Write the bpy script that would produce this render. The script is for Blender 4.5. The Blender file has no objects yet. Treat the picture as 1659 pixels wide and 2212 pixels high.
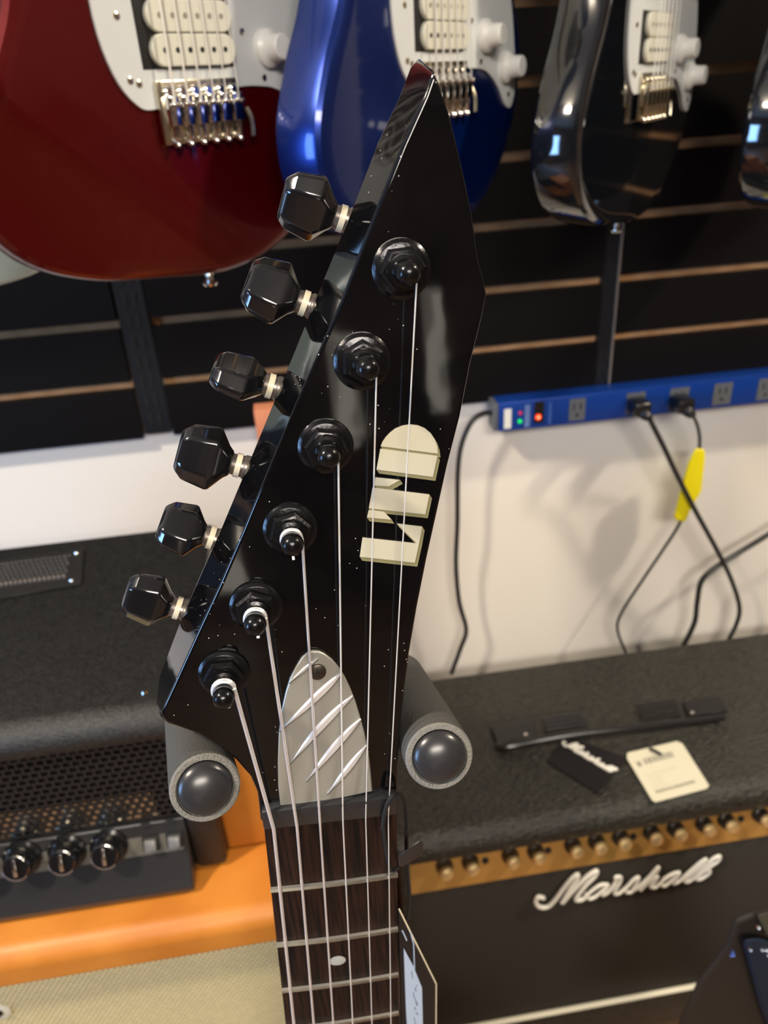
import bpy, bmesh, math, random
from mathutils import Vector as V, Matrix
random.seed(7)
S = bpy.context.scene
COL = S.collection
CZ = 1.38                                   # camera height above the floor
# ---------------------------------------------------------------- camera
F = 1660.0
_p, _r, _y = 0.50758293, -0.0661566, 0.10643305
fw0 = V((math.sin(_y), math.cos(_y), 0)); rt0 = V((math.cos(_y), -math.sin(_y), 0)); up0 = V((0, 0, 1))
CC = fw0*math.cos(_p) - up0*math.sin(_p); _u = up0*math.cos(_p) + fw0*math.sin(_p)
CA = rt0*math.cos(_r) + _u*math.sin(_r); CB = _u*math.cos(_r) - rt0*math.sin(_r)
EYE = V((0, 0, CZ))
cam = bpy.data.cameras.new('camera'); co = bpy.data.objects.new('camera', cam); COL.objects.link(co)
m = Matrix((CA, CB, -CC)).transposed().to_4x4(); m.translation = EYE; co.matrix_world = m
cam.sensor_fit = 'VERTICAL'; cam.sensor_height = 36; cam.sensor_width = 27
cam.lens = 36*F/2212; cam.clip_start = 0.01; cam.clip_end = 50
cam.dof.use_dof = True; cam.dof.focus_distance = 0.222; cam.dof.aperture_fstop = 17
S.camera = co
# ---------------------------------------------------------------- light and exposure
S.view_settings.view_transform = 'Standard'; S.view_settings.look = 'None'
S.view_settings.gamma = 1; S.view_settings.use_curve_mapping = False
S.view_settings.exposure = 0.0
W = bpy.data.worlds.new('room_air'); S.world = W; W.use_nodes = True
W.node_tree.nodes['Background'].inputs[0].default_value = (0.9, 0.85, 0.8, 1)
W.node_tree.nodes['Background'].inputs[1].default_value = 0.04
def area(name, loc, target, size, sizey, power, col, spread=180):
    l = bpy.data.lights.new(name, 'AREA'); l.shape = 'RECTANGLE'; l.size = size; l.size_y = sizey
    l.energy = power; l.color = col; l.spread = math.radians(spread)
    o = bpy.data.objects.new(name, l); COL.objects.link(o); o.location = loc
    o.rotation_euler = (V(target)-V(loc)).to_track_quat('-Z', 'Y').to_euler(); return o
area('ceiling_lamp_left', (-1.15, -0.15, 2.62), (0.1, 0.9, 0.8), 0.14, 0.14, 46, (1.0, 0.86, 0.68))
area('ceiling_lamp_right', (1.75, 0.05, 2.62), (0.3, 0.9, 0.8), 0.14, 0.14, 38, (1.0, 0.85, 0.66))
area('ceiling_panel_lamp', (0.1, -2.0, 2.64), (0.1, 0.6, 0.8), 1.2, 0.6, 95, (1.0, 0.91, 0.80))
area('added_rear_fill', (0.0, -3.1, 2.64), (0.0, -3.3, 0), 1.0, 0.5, 17, (1.0, 0.88, 0.74))  # added fill lamp, brightens the rear floor and wall mirrored in the headstock
area('window_daylight', (-2.9, -0.75, 1.35), (0, 0.3, 1.1), 0.7, 1.3, 40, (0.28, 0.55, 1.0))

# ---------------------------------------------------------------- helpers
def ray(px, py): return CA*((px-829.5)/F) - CB*((py-1106)/F) + CC
def atY(px, py, Y): d = ray(px, py); return EYE + d*(Y/d.y)
def atZ(px, py, Z): d = ray(px, py); return EYE + d*((Z-CZ)/d.z)
def onplane(px, py, P, N): d = ray(px, py); return EYE + d*(((P-EYE).dot(N))/d.dot(N))
def tag(o, label=None, cat=None, group=None, kind=None):
    if label: o['label'] = label
    if cat: o['category'] = cat
    if group: o['group'] = group
    if kind: o['kind'] = kind
    return o
def empty(name, loc, label, cat, group=None, rot=None):
    o = bpy.data.objects.new(name, None); COL.objects.link(o); o.location = loc
    o.empty_display_size = 0.02
    if rot is not None: o.rotation_euler = rot
    return tag(o, label, cat, group)
class MB:
    def __init__(s): s.bm = bmesh.new()
    def face(s, pts):
        return s.bm.faces.new([s.bm.verts.new(p) for p in pts])
    def box(s, lo, hi, f=None, bev=0, seg=2):
        b = bmesh.new(); bmesh.ops.create_cube(b, size=1)
        for v in b.verts:
            v.co = V([(lo[i]+hi[i])/2 + v.co[i]*(hi[i]-lo[i]) for i in range(3)])
        if bev: bmesh.ops.bevel(b, geom=b.edges[:], offset=bev, segments=seg, affect='EDGES', profile=0.5)
        s.merge(b, f)
        return s
    def merge(s, b, f=None):
        if f:
            for v in b.verts: v.co = f(v.co)
        me = bpy.data.meshes.new('t'); b.to_mesh(me); b.free(); s.bm.from_mesh(me); bpy.data.meshes.remove(me)
    def prism(s, front, back, caps=True):
        n = len(front); a = [s.bm.verts.new(p) for p in front]; b = [s.bm.verts.new(p) for p in back]
        if caps: s.bm.faces.new(a); s.bm.faces.new(b[::-1])
        for i in range(n): s.bm.faces.new((a[i], b[i], b[(i+1) % n], a[(i+1) % n]))
        return s
    def lathe(s, prof, o, axis, n=24, hexa=False, phase=0):
        axis = V(axis).normalized(); t = axis.orthogonal().normalized(); u = axis.cross(t)
        rings = []
        for (r, h) in prof:
            rings.append([s.bm.verts.new(V(o)+axis*h+(t*math.cos(2*math.pi*k/n+phase)+u*math.sin(2*math.pi*k/n+phase))*max(r, 1e-6)) for k in range(n)])
        for a, b in zip(rings, rings[1:]):
            for k in range(n): s.bm.faces.new((a[k], a[(k+1) % n], b[(k+1) % n], b[k]))
        s.bm.faces.new(rings[0][::-1]); s.bm.faces.new(rings[-1])
        return s
    def tube(s, pts, r, n=10, flat=1.0, smooth=True, up=None):
        P = [V(p) for p in pts]
        if smooth and len(P) > 2: P = cat(P)
        R = r if callable(r) else (lambda t: r)
        T = []
        for i in range(len(P)):
            T.append((P[min(i+1, len(P)-1)]-P[max(i-1, 0)]).normalized())
        nrm = up.copy() if up is not None else T[0].orthogonal().normalized(); rings = []
        for i, (p, t) in enumerate(zip(P, T)):
            nrm = (nrm - t*nrm.dot(t)).normalized(); bn = t.cross(nrm); rr = R(i/(len(P)-1))
            rings.append([s.bm.verts.new(p+nrm*math.cos(2*math.pi*k/n)*rr*flat+bn*math.sin(2*math.pi*k/n)*rr) for k in range(n)])
        for a, b in zip(rings, rings[1:]):
            for k in range(n): s.bm.faces.new((a[k], a[(k+1) % n], b[(k+1) % n], b[k]))
        s.bm.faces.new(rings[0][::-1]); s.bm.faces.new(rings[-1]); return s
    def build(s, name, mat, parent=None, smooth=True, ang=35, bevel=0, bseg=2):
        bm = s.bm; bmesh.ops.recalc_face_normals(bm, faces=bm.faces[:])
        if parent is not None and not getattr(s, 'local', False):
            L = world_loc(parent)
            for v in bm.verts: v.co -= L
        if parent is None:
            c = V(); 
            for v in bm.verts: c += v.co
            c /= max(1, len(bm.verts)); c.z = min(v.co.z for v in bm.verts)
            for v in bm.verts: v.co -= c
        me = bpy.data.meshes.new(name); bm.to_mesh(me); bm.free()
        me.materials.append(mat)
        o = bpy.data.objects.new(name, me); COL.objects.link(o)
        if parent is not None: o.parent = parent
        else: o.location = c
        if smooth:
            for p in me.polygons: p.use_smooth = True
            me.set_sharp_from_angle(angle=math.radians(ang))
        if bevel:
            b = o.modifiers.new('bevel', 'BEVEL'); b.width = bevel; b.segments = bseg; b.limit_method = 'ANGLE'; b.angle_limit = math.radians(28)
            b.harden_normals = False
        return o
def world_loc(o):
    L = V(o.location)
    while o.parent is not None: o = o.parent; L += V(o.location)
    return L
def cat(P, k=8, closed=False):
    out = []; n = len(P)
    rng = range(n) if closed else range(n-1)
    for i in rng:
        if closed: p0, p1, p2, p3 = P[i-1], P[i], P[(i+1) % n], P[(i+2) % n]
        else: p0, p1, p2, p3 = P[max(i-1, 0)], P[i], P[i+1], P[min(i+2, n-1)]
        for j in range(k):
            t = j/k
            out.append(0.5*((2*p1)+(p2-p0)*t+(2*p0-5*p1+4*p2-p3)*t*t+(3*p1-p0-3*p2+p3)*t**3))
    if not closed: out.append(P[-1])
    return out
# ---------------------------------------------------------------- materials
def mat(name, col, rough=0.5, metal=0, coat=0, coatr=0.05, emis=None, es=0, spec=0.5):
    mm = bpy.data.materials.new(name); mm.use_nodes = True; b = mm.node_tree.nodes['Principled BSDF']
    b.inputs['Base Color'].default_value = (*col, 1); b.inputs['Roughness'].default_value = rough
    b.inputs['Metallic'].default_value = metal; b.inputs['Coat Weight'].default_value = coat
    b.inputs['Coat Roughness'].default_value = coatr; b.inputs['Specular IOR Level'].default_value = spec
    if emis: b.inputs['Emission Color'].default_value = (*emis, 1); b.inputs['Emission Strength'].default_value = es
    return mm
def nd(mm, t, **k):
    n = mm.node_tree.nodes.new(t)
    for a, v in k.items(): setattr(n, a, v)
    return n
def lk(mm, a, b): mm.node_tree.links.new(a, b)
def coords(mm, sc=(1, 1, 1)):
    tc = nd(mm, 'ShaderNodeTexCoord'); mp = nd(mm, 'ShaderNodeMapping'); mp.inputs['Scale'].default_value = sc
    g = nd(mm, 'ShaderNodeNewGeometry'); lk(mm, g.outputs['Position'], mp.inputs['Vector']); return mp.outputs['Vector']
def P(mm): return mm.node_tree.nodes['Principled BSDF']
def noisebump(mm, scale, strength, sc=(1, 1, 1), detail=3, dist=0.001, kind='noise'):
    v = coords(mm, sc)
    if kind == 'noise': n = nd(mm, 'ShaderNodeTexNoise'); n.inputs['Scale'].default_value = scale; n.inputs['Detail'].default_value = detail; out = n.outputs['Fac']
    else: n = nd(mm, 'ShaderNodeTexVoronoi'); n.inputs['Scale'].default_value = scale; out = n.outputs['Distance']
    lk(mm, v, n.inputs['Vector'])
    b = nd(mm, 'ShaderNodeBump'); b.inputs['Strength'].default_value = strength; b.inputs['Distance'].default_value = dist
    lk(mm, out, b.inputs['Height']); lk(mm, b.outputs['Normal'], P(mm).inputs['Normal']); return out
def noisecol(mm, c1, c2, scale, sc=(1, 1, 1), lo=0.35, hi=0.65, detail=4):
    v = coords(mm, sc); n = nd(mm, 'ShaderNodeTexNoise'); n.inputs['Scale'].default_value = scale; n.inputs['Detail'].default_value = detail
    lk(mm, v, n.inputs['Vector']); r = nd(mm, 'ShaderNodeValToRGB')
    r.color_ramp.elements[0].position = lo; r.color_ramp.elements[1].position = hi
    r.color_ramp.elements[0].color = (*c1, 1); r.color_ramp.elements[1].color = (*c2, 1)
    lk(mm, n.outputs['Fac'], r.inputs['Fac']); lk(mm, r.outputs['Color'], P(mm).inputs['Base Color'])
M = {}
M['gloss'] = mat('black_lacquer', (0.002, 0.002, 0.0025), 0.05, 0, 0.45, 0.03, spec=0.4)
def dust(mm, sc, thr):
    v = coords(mm); n = nd(mm, 'ShaderNodeTexVoronoi'); n.inputs['Scale'].default_value = sc; lk(mm, v, n.inputs['Vector'])
    n2 = nd(mm, 'ShaderNodeTexNoise'); n2.inputs['Scale'].default_value = sc*0.13; lk(mm, v, n2.inputs['Vector'])
    a = nd(mm, 'ShaderNodeMath', operation='LESS_THAN'); a.inputs[1].default_value = thr; lk(mm, n.outputs['Distance'], a.inputs[0])
    b = nd(mm, 'ShaderNodeMath', operation='GREATER_THAN'); b.inputs[1].default_value = 0.52; lk(mm, n2.outputs['Fac'], b.inputs[0])
    c = nd(mm, 'ShaderNodeMath', operation='MULTIPLY'); lk(mm, a.outputs[0], c.inputs[0]); lk(mm, b.outputs[0], c.inputs[1])
    mx = nd(mm, 'ShaderNodeMix', data_type='RGBA'); mx.inputs['A'].default_value = P(mm).inputs['Base Color'].default_value[:]; mx.inputs['B'].default_value = (0.45, 0.44, 0.42, 1)
    lk(mm, c.outputs[0], mx.inputs['Factor']); lk(mm, mx.outputs['Result'], P(mm).inputs['Base Color'])
dust(M['gloss'], 430, 0.075)
noisebump(M['gloss'], 55, 0.5, detail=1, dist=0.0005)
M['plastic'] = mat('black_button_metal', (0.006, 0.006, 0.007), 0.13, 0.0, 0.6, 0.08)
M['blackmetal'] = mat('black_chrome', (0.025, 0.025, 0.027), 0.2, 0.85); noisebump(M['blackmetal'], 900, 0.07)
M['ivory'] = mat('ivory_washer', (0.62, 0.57, 0.42), 0.35)
M['collar'] = mat('worn_steel', (0.22, 0.19, 0.17), 0.35, 0.8)
M['steel'] = mat('string_steel', (0.88, 0.87, 0.84), 0.45, 0.6)
M['wound'] = mat('wound_string', (0.92, 0.92, 0.94), 0.38, 0.75)
M['fretwire'] = mat('fret_nickel', (0.72, 0.70, 0.60), 0.25, 1)
M['alu'] = mat('brushed_aluminium', (0.40, 0.39, 0.345), 0.4, 0.6); noisebump(M['alu'], 60, 0.06, (6, 1, 0.4), 2)
M['alub'] = mat('cut_aluminium', (0.9, 0.9, 0.92), 0.35, 0.5)
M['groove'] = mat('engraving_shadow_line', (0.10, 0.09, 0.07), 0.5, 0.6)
M['rose'] = mat('rosewood', (0.05, 0.025, 0.018), 0.65, spec=0.12); noisecol(M['rose'], (0.006, 0.004, 0.003), (0.030, 0.013, 0.008), 260, (3, 1, 0.12)); 
M['nut'] = mat('graphite_nut', (0.016, 0.016, 0.018), 0.38)
M['inlay'] = mat('pearl_dot', (0.45, 0.47, 0.44), 0.3)
M['logo'] = mat('cream_logo', (0.47, 0.445, 0.34), 0.42)
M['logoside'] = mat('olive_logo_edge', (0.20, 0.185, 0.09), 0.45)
M['screw'] = mat('dark_screw', (0.09, 0.075, 0.06), 0.35, 0.9)
M['foam'] = mat('grey_foam', (0.055, 0.054, 0.050), 0.95); noisebump(M['foam'], 900, 0.5, dist=0.0006)
M['foamcut'] = mat('cut_foam_face', (0.16, 0.155, 0.14), 0.95); noisebump(M['foamcut'], 1200, 0.8, dist=0.0008)
M['ball'] = mat('black_rubber_ball', (0.022, 0.022, 0.024), 0.27)
M['standmetal'] = mat('black_powder_coat', (0.012, 0.012, 0.013), 0.4)
M['cord'] = mat('black_elastic', (0.006, 0.006, 0.007), 0.8)
M['card'] = mat('dark_tag_card', (0.012, 0.011, 0.012), 0.6, spec=0.2)
M['cardedge'] = mat('cream_card', (0.80, 0.74, 0.55), 0.7)
M['sticker'] = mat('pale_blue_sticker', (0.46, 0.60, 0.85), 0.6)
M['ink'] = mat('blue_grey_ink', (0.10, 0.14, 0.28), 0.7)
M['wall'] = mat('white_wall_paint', (0.74, 0.71, 0.66), 0.9); noisebump(M['wall'], 60, 0.15)
M['slat'] = mat('black_slat_laminate', (0.004, 0.0035, 0.004), 0.5, spec=0.12); noisebump(M['slat'], 500, 0.05)
M['mdf'] = mat('brown_mdf', (0.36, 0.20, 0.10), 0.75); noisecol(M['mdf'], (0.34, 0.165, 0.065), (0.46, 0.25, 0.115), 30, (1, 1, 3))
M['standard'] = mat('dark_steel_upright', (0.015, 0.017, 0.022), 0.35, 0.4)
M['slot'] = mat('slot_black', (0.002, 0.002, 0.002), 0.9)
M['edge'] = mat('grey_panel_edge', (0.16, 0.13, 0.11), 0.6)
M['floor'] = mat('brown_floor', (0.22, 0.12, 0.06), 0.45); noisecol(M['floor'], (0.17, 0.09, 0.045), (0.28, 0.16, 0.085), 6, (0.3, 4, 1))
M['ceil'] = mat('dark_ceiling', (0.5, 0.48, 0.45), 0.9)
M['room'] = mat('dim_shop_wall', (0.26, 0.15, 0.10), 0.8); noisecol(M['room'], (0.05, 0.03, 0.022), (0.26, 0.17, 0.12), 2.2)
M['tolex'] = mat('black_bark_vinyl', (0.014, 0.0135, 0.011), 0.33, spec=0.4); noisecol(M['tolex'], (0.006, 0.006, 0.005), (0.030, 0.029, 0.023), 420, (0.4, 1.2, 1.2), 0.36, 0.68); noisebump(M['tolex'], 300, 0.9, (0.4, 1, 1), 4, dist=0.0028)
M['vinyl'] = mat('black_leather_vinyl', (0.011, 0.011, 0.011), 0.34, spec=0.42); noisecol(M['vinyl'], (0.007, 0.007, 0.007), (0.018, 0.018, 0.018), 480, (0.6, 1, 1)); noisebump(M['vinyl'], 700, 0.6, (0.8, 1, 1), 3, dist=0.0018)
M['orange'] = mat('orange_vinyl', (0.58, 0.175, 0.022), 0.45); noisebump(M['orange'], 500, 0.2, dist=0.001); noisecol(M['orange'], (0.43, 0.140, 0.014), (0.53, 0.195, 0.026), 14)
M['blackpanel'] = mat('black_control_panel', (0.02, 0.02, 0.021), 0.25)
M['greypanel'] = mat('grey_control_panel', (0.10, 0.097, 0.085), 0.35)
M['gold'] = mat('gold_panel', (0.66, 0.38, 0.11), 0.38, 0.7)
M['goldcap'] = mat('gold_knob_cap', (0.98, 0.74, 0.38), 0.33, 0.85)
M['knob'] = mat('black_knob', (0.01, 0.01, 0.011), 0.3)
M['chrome'] = mat('chrome', (0.85, 0.84, 0.82), 0.08, 1)
M['nickel'] = mat('aged_nickel', (0.72, 0.66, 0.52), 0.22, 1)
M['white'] = mat('white_plastic', (0.74, 0.74, 0.72), 0.32)
M['guard'] = mat('white_pickguard', (0.60, 0.63, 0.64), 0.25)
M['cream'] = mat('aged_white_coil', (0.62, 0.62, 0.53), 0.35)
M['dark'] = mat('dark_cavity', (0.004, 0.004, 0.004), 0.8)
M['red'] = mat('candy_red', (0.10, 0.0008, 0.0014), 0.3, 0.6, 0.6, 0.04)
M['blue'] = mat('metallic_blue', (0.001, 0.016, 0.14), 0.3, 0.7, 0.45, 0.04)
M['ebony'] = mat('gloss_black_guitar', (0.004, 0.005, 0.007), 0.08, 0, 1, 0.03)
M['pale'] = mat('pale_blue_guitar', (0.42, 0.55, 0.58), 0.25, 0, 1, 0.04)
M['maple'] = mat('maple_neck', (0.55, 0.33, 0.15), 0.35)
M['stripblue'] = mat('blue_strip_metal', (0.006, 0.05, 0.30), 0.3, 0.3)
M['greyplastic'] = mat('grey_socket', (0.10, 0.11, 0.12), 0.5)
M['cable'] = mat('black_cable', (0.018, 0.018, 0.019), 0.4)
M['yellow'] = mat('yellow_tape', (0.85, 0.74, 0.01), 0.3)
M['ledr'] = mat('red_led', (0.3, 0, 0.01), 0.4, emis=(1, 0.03, 0.08), es=0.5)
M['ledg'] = mat('green_led', (0, 0.3, 0.05), 0.4, emis=(0.0, 1, 0.12), es=0.9)
M['ledo'] = mat('lit_red_switch', (0.4, 0.02, 0), 0.4, emis=(1, 0.06, 0.01), es=1.6)
M['ledc'] = mat('lit_switch_core', (0.6, 0.1, 0.05), 0.4, emis=(1, 0.4, 0.2), es=3)
M['script'] = mat('white_script', (0.80, 0.79, 0.72), 0.35)
M['piping'] = mat('white_piping', (0.75, 0.73, 0.58), 0.4)
M['paper'] = mat('ivory_card', (0.62, 0.60, 0.47), 0.6)
M['print'] = mat('grey_print', (0.25, 0.24, 0.2), 0.7)
M['terracotta'] = mat('terracotta_block', (0.60, 0.22, 0.11), 0.6)
M['bluedark'] = mat('blue_black_lacquer', (0.006, 0.014, 0.030), 0.7, spec=0.3)
# grille cloths: woven patterns
def brickpat(mm, c1, c2, sx, sz, w=0.5, h=0.25, mortar=0.03, bump=0.4):
    v = coords(mm, (1, 1, 1)); sp = nd(mm, 'ShaderNodeSeparateXYZ'); cb = nd(mm, 'ShaderNodeCombineXYZ')
    lk(mm, v, sp.inputs[0]); lk(mm, sp.outputs['X'], cb.inputs['X']); lk(mm, sp.outputs['Z'], cb.inputs['Y'])
    b = nd(mm, 'ShaderNodeTexBrick'); b.inputs['Scale'].default_value = sx; b.inputs['Brick Width'].default_value = w
    b.inputs['Row Height'].default_value = h; b.inputs['Mortar Size'].default_value = mortar; b.inputs['Mortar Smooth'].default_value = 0.3
    b.inputs['Color1'].default_value = (*c1, 1); b.inputs['Color2'].default_value = (*[k*0.9 for k in c1], 1); b.inputs['Mortar'].default_value = (*c2, 1)
    lk(mm, cb.outputs[0], b.inputs['Vector']); lk(mm, b.outputs['Color'], P(mm).inputs['Base Color'])
    bu = nd(mm, 'ShaderNodeBump'); bu.inputs['Strength'].default_value = bump; bu.inputs['Distance'].default_value = 0.001; bu.invert = True
    lk(mm, b.outputs['Fac'], bu.inputs['Height']); lk(mm, bu.outputs['Normal'], P(mm).inputs['Normal'])
M['cloth'] = mat('beige_grille_cloth', (0.5, 0.42, 0.24), 0.8); brickpat(M['cloth'], (0.86, 0.73, 0.40), (0.20, 0.14, 0.05), 100, 1, 0.50, 0.36, 0.055)
M['blackcloth'] = mat('black_grille_cloth', (0.02, 0.018, 0.015), 0.8); brickpat(M['blackcloth'], (0.030, 0.026, 0.020), (0.012, 0.011, 0.010), 300, 1, 0.6, 0.4, 0.06, 0.3)
# ================================================================ setting
def struct(name, lo, hi, mt):
    o = MB().box(lo, hi).build(name, mt, smooth=False); tag(o, kind='structure'); return o
WY = 0.975
struct('floor', (-3.2, -4, -0.05), (3.2, WY+0.12, 0), M['floor'])
struct('ceiling', (-3.2, -4, 2.7), (3.2, WY+0.12, 2.78), M['ceil'])
struct('wall_back', (-3.2, WY, 0), (3.2, WY+0.12, 2.7), M['wall'])
struct('wall_right', (3.1, -4, 0), (3.2, WY, 2.7), M['room'])
struct('wall_front', (-3.2, -4.1, 0), (3.2, -4, 2.7), M['room'])
struct('wall_left', (-3.2, -4, 0), (-3.1, WY, 2.7), M['room'])
# slatwall: panels of black slats over brown board, parted by slotted steel uprights
SY = 0.956; ZB = CZ-0.3835; U = 0.0762
zg = [CZ-0.0072-U*k for k in range(-13, 5)]           # groove centres, top ones first
def slatpanel(x0, x1, label):
    e = empty('slatwall_panel', ((x0+x1)/2, WY, ZB), label, 'slatwall panel', 'black slatwall panels')
    b = MB().box((x0, SY+0.011, ZB), (x1, WY-0.0005, 2.35)).build('backing_board', M['mdf'], e, smooth=False)
    s = MB(); top = 2.35
    for z in zg:
        s.box((x0, SY, z+0.0058), (x1, SY+0.011, top-0.0)); top = z-0.0058
    s.box((x0, SY, ZB), (x1, SY+0.011, top))
    s.build('slats', M['slat'], e, smooth=False)
XL, XR = -0.185, 0.4225
slatpanel(-1.6, XL-0.020, 'black slatwall panel left of the left steel upright')
slatpanel(XL+0.019, XR-0.020, 'black slatwall panel between the two steel uprights')
slatpanel(XR+0.002, 1.9, 'black slatwall panel right of the right steel upright, above the power strip')
def upright(x, w, label, edge=False):
    e = empty('slotted_upright', (x, SY, ZB), label, 'shelf upright', 'slotted steel uprights')
    z0 = ZB+0.004
    MB().box((x-w/2, SY+0.002, z0), (x+w/2, WY-0.0005, 2.34)).build('channel', M['standard'], e, smooth=False)
    s = MB(); z = z0+0.012
    while z < 2.3:
        for dx in (-0.0055, 0.0055): s.box((x+dx-0.0018, SY+0.0008, z), (x+dx+0.0018, SY+0.003, z+0.016))
        z += 0.0254
    s.build('slot_row', M['slot'], e, smooth=False)
    return e
upright(XL, 0.034, 'dark slotted steel upright below the red guitar')
ur = upright(XR-0.010, 0.020, 'dark slotted steel upright below the hanging black guitar')
MB().box((XR-0.0005, SY-0.001, ZB+0.002), (XR+0.0018, WY-0.001, 2.34)).build('edge_strip', M['edge'], ur, smooth=False)
# small terracotta block under the slatwall
b0 = atY(548, 890, 0.93); b1 = atY(600, 960, 0.93)
tag(MB().box((b0.x, 0.93, b1.z-0.002), (b0.x+0.05, WY-0.001, b0.z+0.001), bev=0.001).build('wooden_block', M['terracotta'], ang=40), 'small salmon orange block at the slatwall bottom edge beside the headstock', 'block')
# window to the left and behind the camera that gives the blue light
we = MB().box((-3.1, -1.15, 0.75), (-3.07, -0.35, 2.0)).build('window_1', mat('window_glow', (0.2, 0.3, 0.5), 0.3, emis=(0.28, 0.55, 1.0), es=9.0), smooth=False); tag(we, kind='structure')

# glowing panels added behind the camera to put reflections in the lacquer
for k, (x0, x1, z0, z1) in enumerate(((0.20, 0.36, 0.98, 1.55), (0.76, 0.87, 1.05, 1.75), (-0.66, -0.42, 0.15, 0.95))):
    wn = MB().box((x0, -4.0, z0), (x1, -3.97, z1)).build('window_%d' % (k+2), mat('reflection_panel_glow', (0.3, 0.3, 0.28), 0.3, emis=(1.0, 0.93, 0.78), es=2.4), smooth=False); tag(wn, kind='structure')

# ================================================================ strat style guitars on the wall
BODY = [(-40, -112), (0, -116), (42, -112), (80, -98), (112, -72), (136, -38), (147, 5), (138, 45), (118, 80), (106, 112), (108, 145), (124, 180), (146, 215), (150, 245), (138, 262), (110, 262), (70, 232), (34, 205),
        (28, 190), (-28, 190), (-36, 215), (-80, 265), (-112, 300), (-138, 306), (-156, 285), (-150, 245), (-128, 205), (-112, 165), (-106, 125), (-108, 90), (-120, 50), (-142, 12), (-157, -25), (-154, -60), (-130, -88), (-88, -105)]
GUARD = [(-36, -5), (-50, -1), (-62, 16), (-68, 46), (-65, 100), (-62, 150), (-68, 200), (-66, 222), (-50, 222), (-34, 192), (34, 192), (44, 222), (62, 236), (84, 226), (96, 196), (98, 160), (98, 120), (108, 80), (120, 45), (127, 10), (128, -12), (121, -26), (110, -24), (96, -10), (75, 2), (55, 5), (36, 5), (0, 3)]
def strat(name, O, yaw, body, label, group, guard='guard', toggle=True):
    e = empty(name, O, label, 'guitar', group); e.rotation_euler = (0, 0, math.radians(yaw))
    k = 0.001
    def L(x, y, n): return V((x*k, -n*k, y*k))           # n = out of the body towards the viewer
    def mk(): q = MB(); q.local = True; return q
    out = cat([V((a, b, 0)) for a, b in BODY], 5, True)
    T = 42
    q = mk(); rings = []
    def off(amt):
        res = []; n = len(out)
        for i in range(n):
            t = (out[(i+1) % n]-out[i-1]).normalized(); nn = V((-t.y, t.x, 0)); res.append(out[i]+nn*amt)
        return res
    for amt, dep in ((14, 0), (8, 0.15), (3.5, 1.6), (1, 4.5), (0, 9), (0, T-9), (1, T-4.5), (3.5, T-1.6), (8, T)):
        rings.append([q.bm.verts.new(L(p.x, p.y, -dep)) for p in off(amt)])
    for a, b in zip(rings, rings[1:]):
        for i in range(len(a)): q.bm.faces.new((a[i], a[(i+1) % len(a)], b[(i+1) % len(a)], b[i]))
    q.bm.faces.new(rings[0]); q.bm.faces.new(rings[-1][::-1])
    # forearm contour: a facet sloping away at the lower bass side
    if body == 'red':
      c0 = V((-142*k, 0, 16*k)); dl = V((74, 0, -66)).normalized(); pn_ = V((dl.z, 0, -dl.x))
      if pn_.x > 0: pn_ = -pn_
      bmesh.ops.bisect_plane(q.bm, geom=q.bm.verts[:]+q.bm.edges[:]+q.bm.faces[:], plane_co=c0, plane_no=pn_)
      for v in q.bm.verts:
        dd = (v.co-c0).dot(pn_)
        if dd > 0: v.co.y += min(dd*0.42, 0.018)*max(0.0, 1-(v.co.y)/0.040)
    q.build('body', M[body], e, ang=22)
    g = cat([V((a, b, 0)) for a, b in GUARD], 4, True)
    q = mk(); q.prism([L(p.x, p.y, 2.2) for p in g], [L(p.x, p.y, 0.05) for p in g]); gd = q.build('pickguard', M[guard], e, ang=40, bevel=0.0004)
    # humbucker cavity and coils
    q = mk(); q.box((-0.0400, -0.0028, 0.0175), (0.0360, -0.0021, 0.0565), bev=0.0003); pk = q.build('bridge_pickup', M['dark'], e, ang=40)
    for zc in (27.6, 46.4):
        q = mk(); pts = []
        for s, c in ((1, 26.5), (-1, -24.5)):
            for j in range(13):
                a = math.pi/2 - math.pi*j/12 if s > 0 else -math.pi/2 - math.pi*j/12
                pts.append((c+9*math.cos(a)*1.0, zc+9.1*math.sin(a)))
        q.prism([L(x, y, 6.2) for x, y in pts], [L(x, y, 2.3) for x, y in pts]); c = q.build('coil', M['cream'], pk, ang=40, bevel=0.0008)
        q = mk()
        for j in range(6): q.lathe([(0.0017, 0), (0.0017, 0.0005)], L(-23.5+9.9*j, zc, 6.1), (0, -1, 0), 8)
        q.build('pole_pieces', M['print'] if zc > 30 else M['dark'], pk)
    for yy in (118, 172):
        q = mk(); q.box((-0.041, -0.0072, (yy-8)*k), (0.041, -0.0022, (yy+8)*k), bev=0.0025); q.build('single_coil_pickup', M['cream'], e, ang=40)
    for (x, y) in ((-52, 46), (-51, 12), (-45, 10), (46, 38), (62, 10), (114, -16), (100, 95), (-58, 96)):
        q = mk(); q.lathe([(0.0024, 0), (0.0022, 0.0008), (0.001, 0.0013)], L(x, y, 2.1), (0, -1, 0), 12); q.build('guard_screw', M['nickel'], e)
    for (x, y) in ((68, 28), (106, 5)):
        q = mk(); q.lathe([(0.0125, 0), (0.0122, 0.004), (0.0095, 0.0065), (0.0086, 0.008), (0.0082, 0.0165), (0.0074, 0.0175)], L(x, y, 2.2), (0, -1, 0), 24); q.build('control_knob', M['white'], e)
    q = mk(); q.tube([L(92, 92, 2), L(88, 84, 9), L(86, 82, 14)], 0.0012, 8); sw = q.build('selector_switch', M['nickel'], e)
    q = mk(); q.lathe([(0.0025, 0), (0.0042, 0.004), (0.0038, 0.008), (0.002, 0.0095)], L(86, 82, 13), (0, -1, -0.2), 12); q.build('switch_tip', M['white'], sw)
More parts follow.
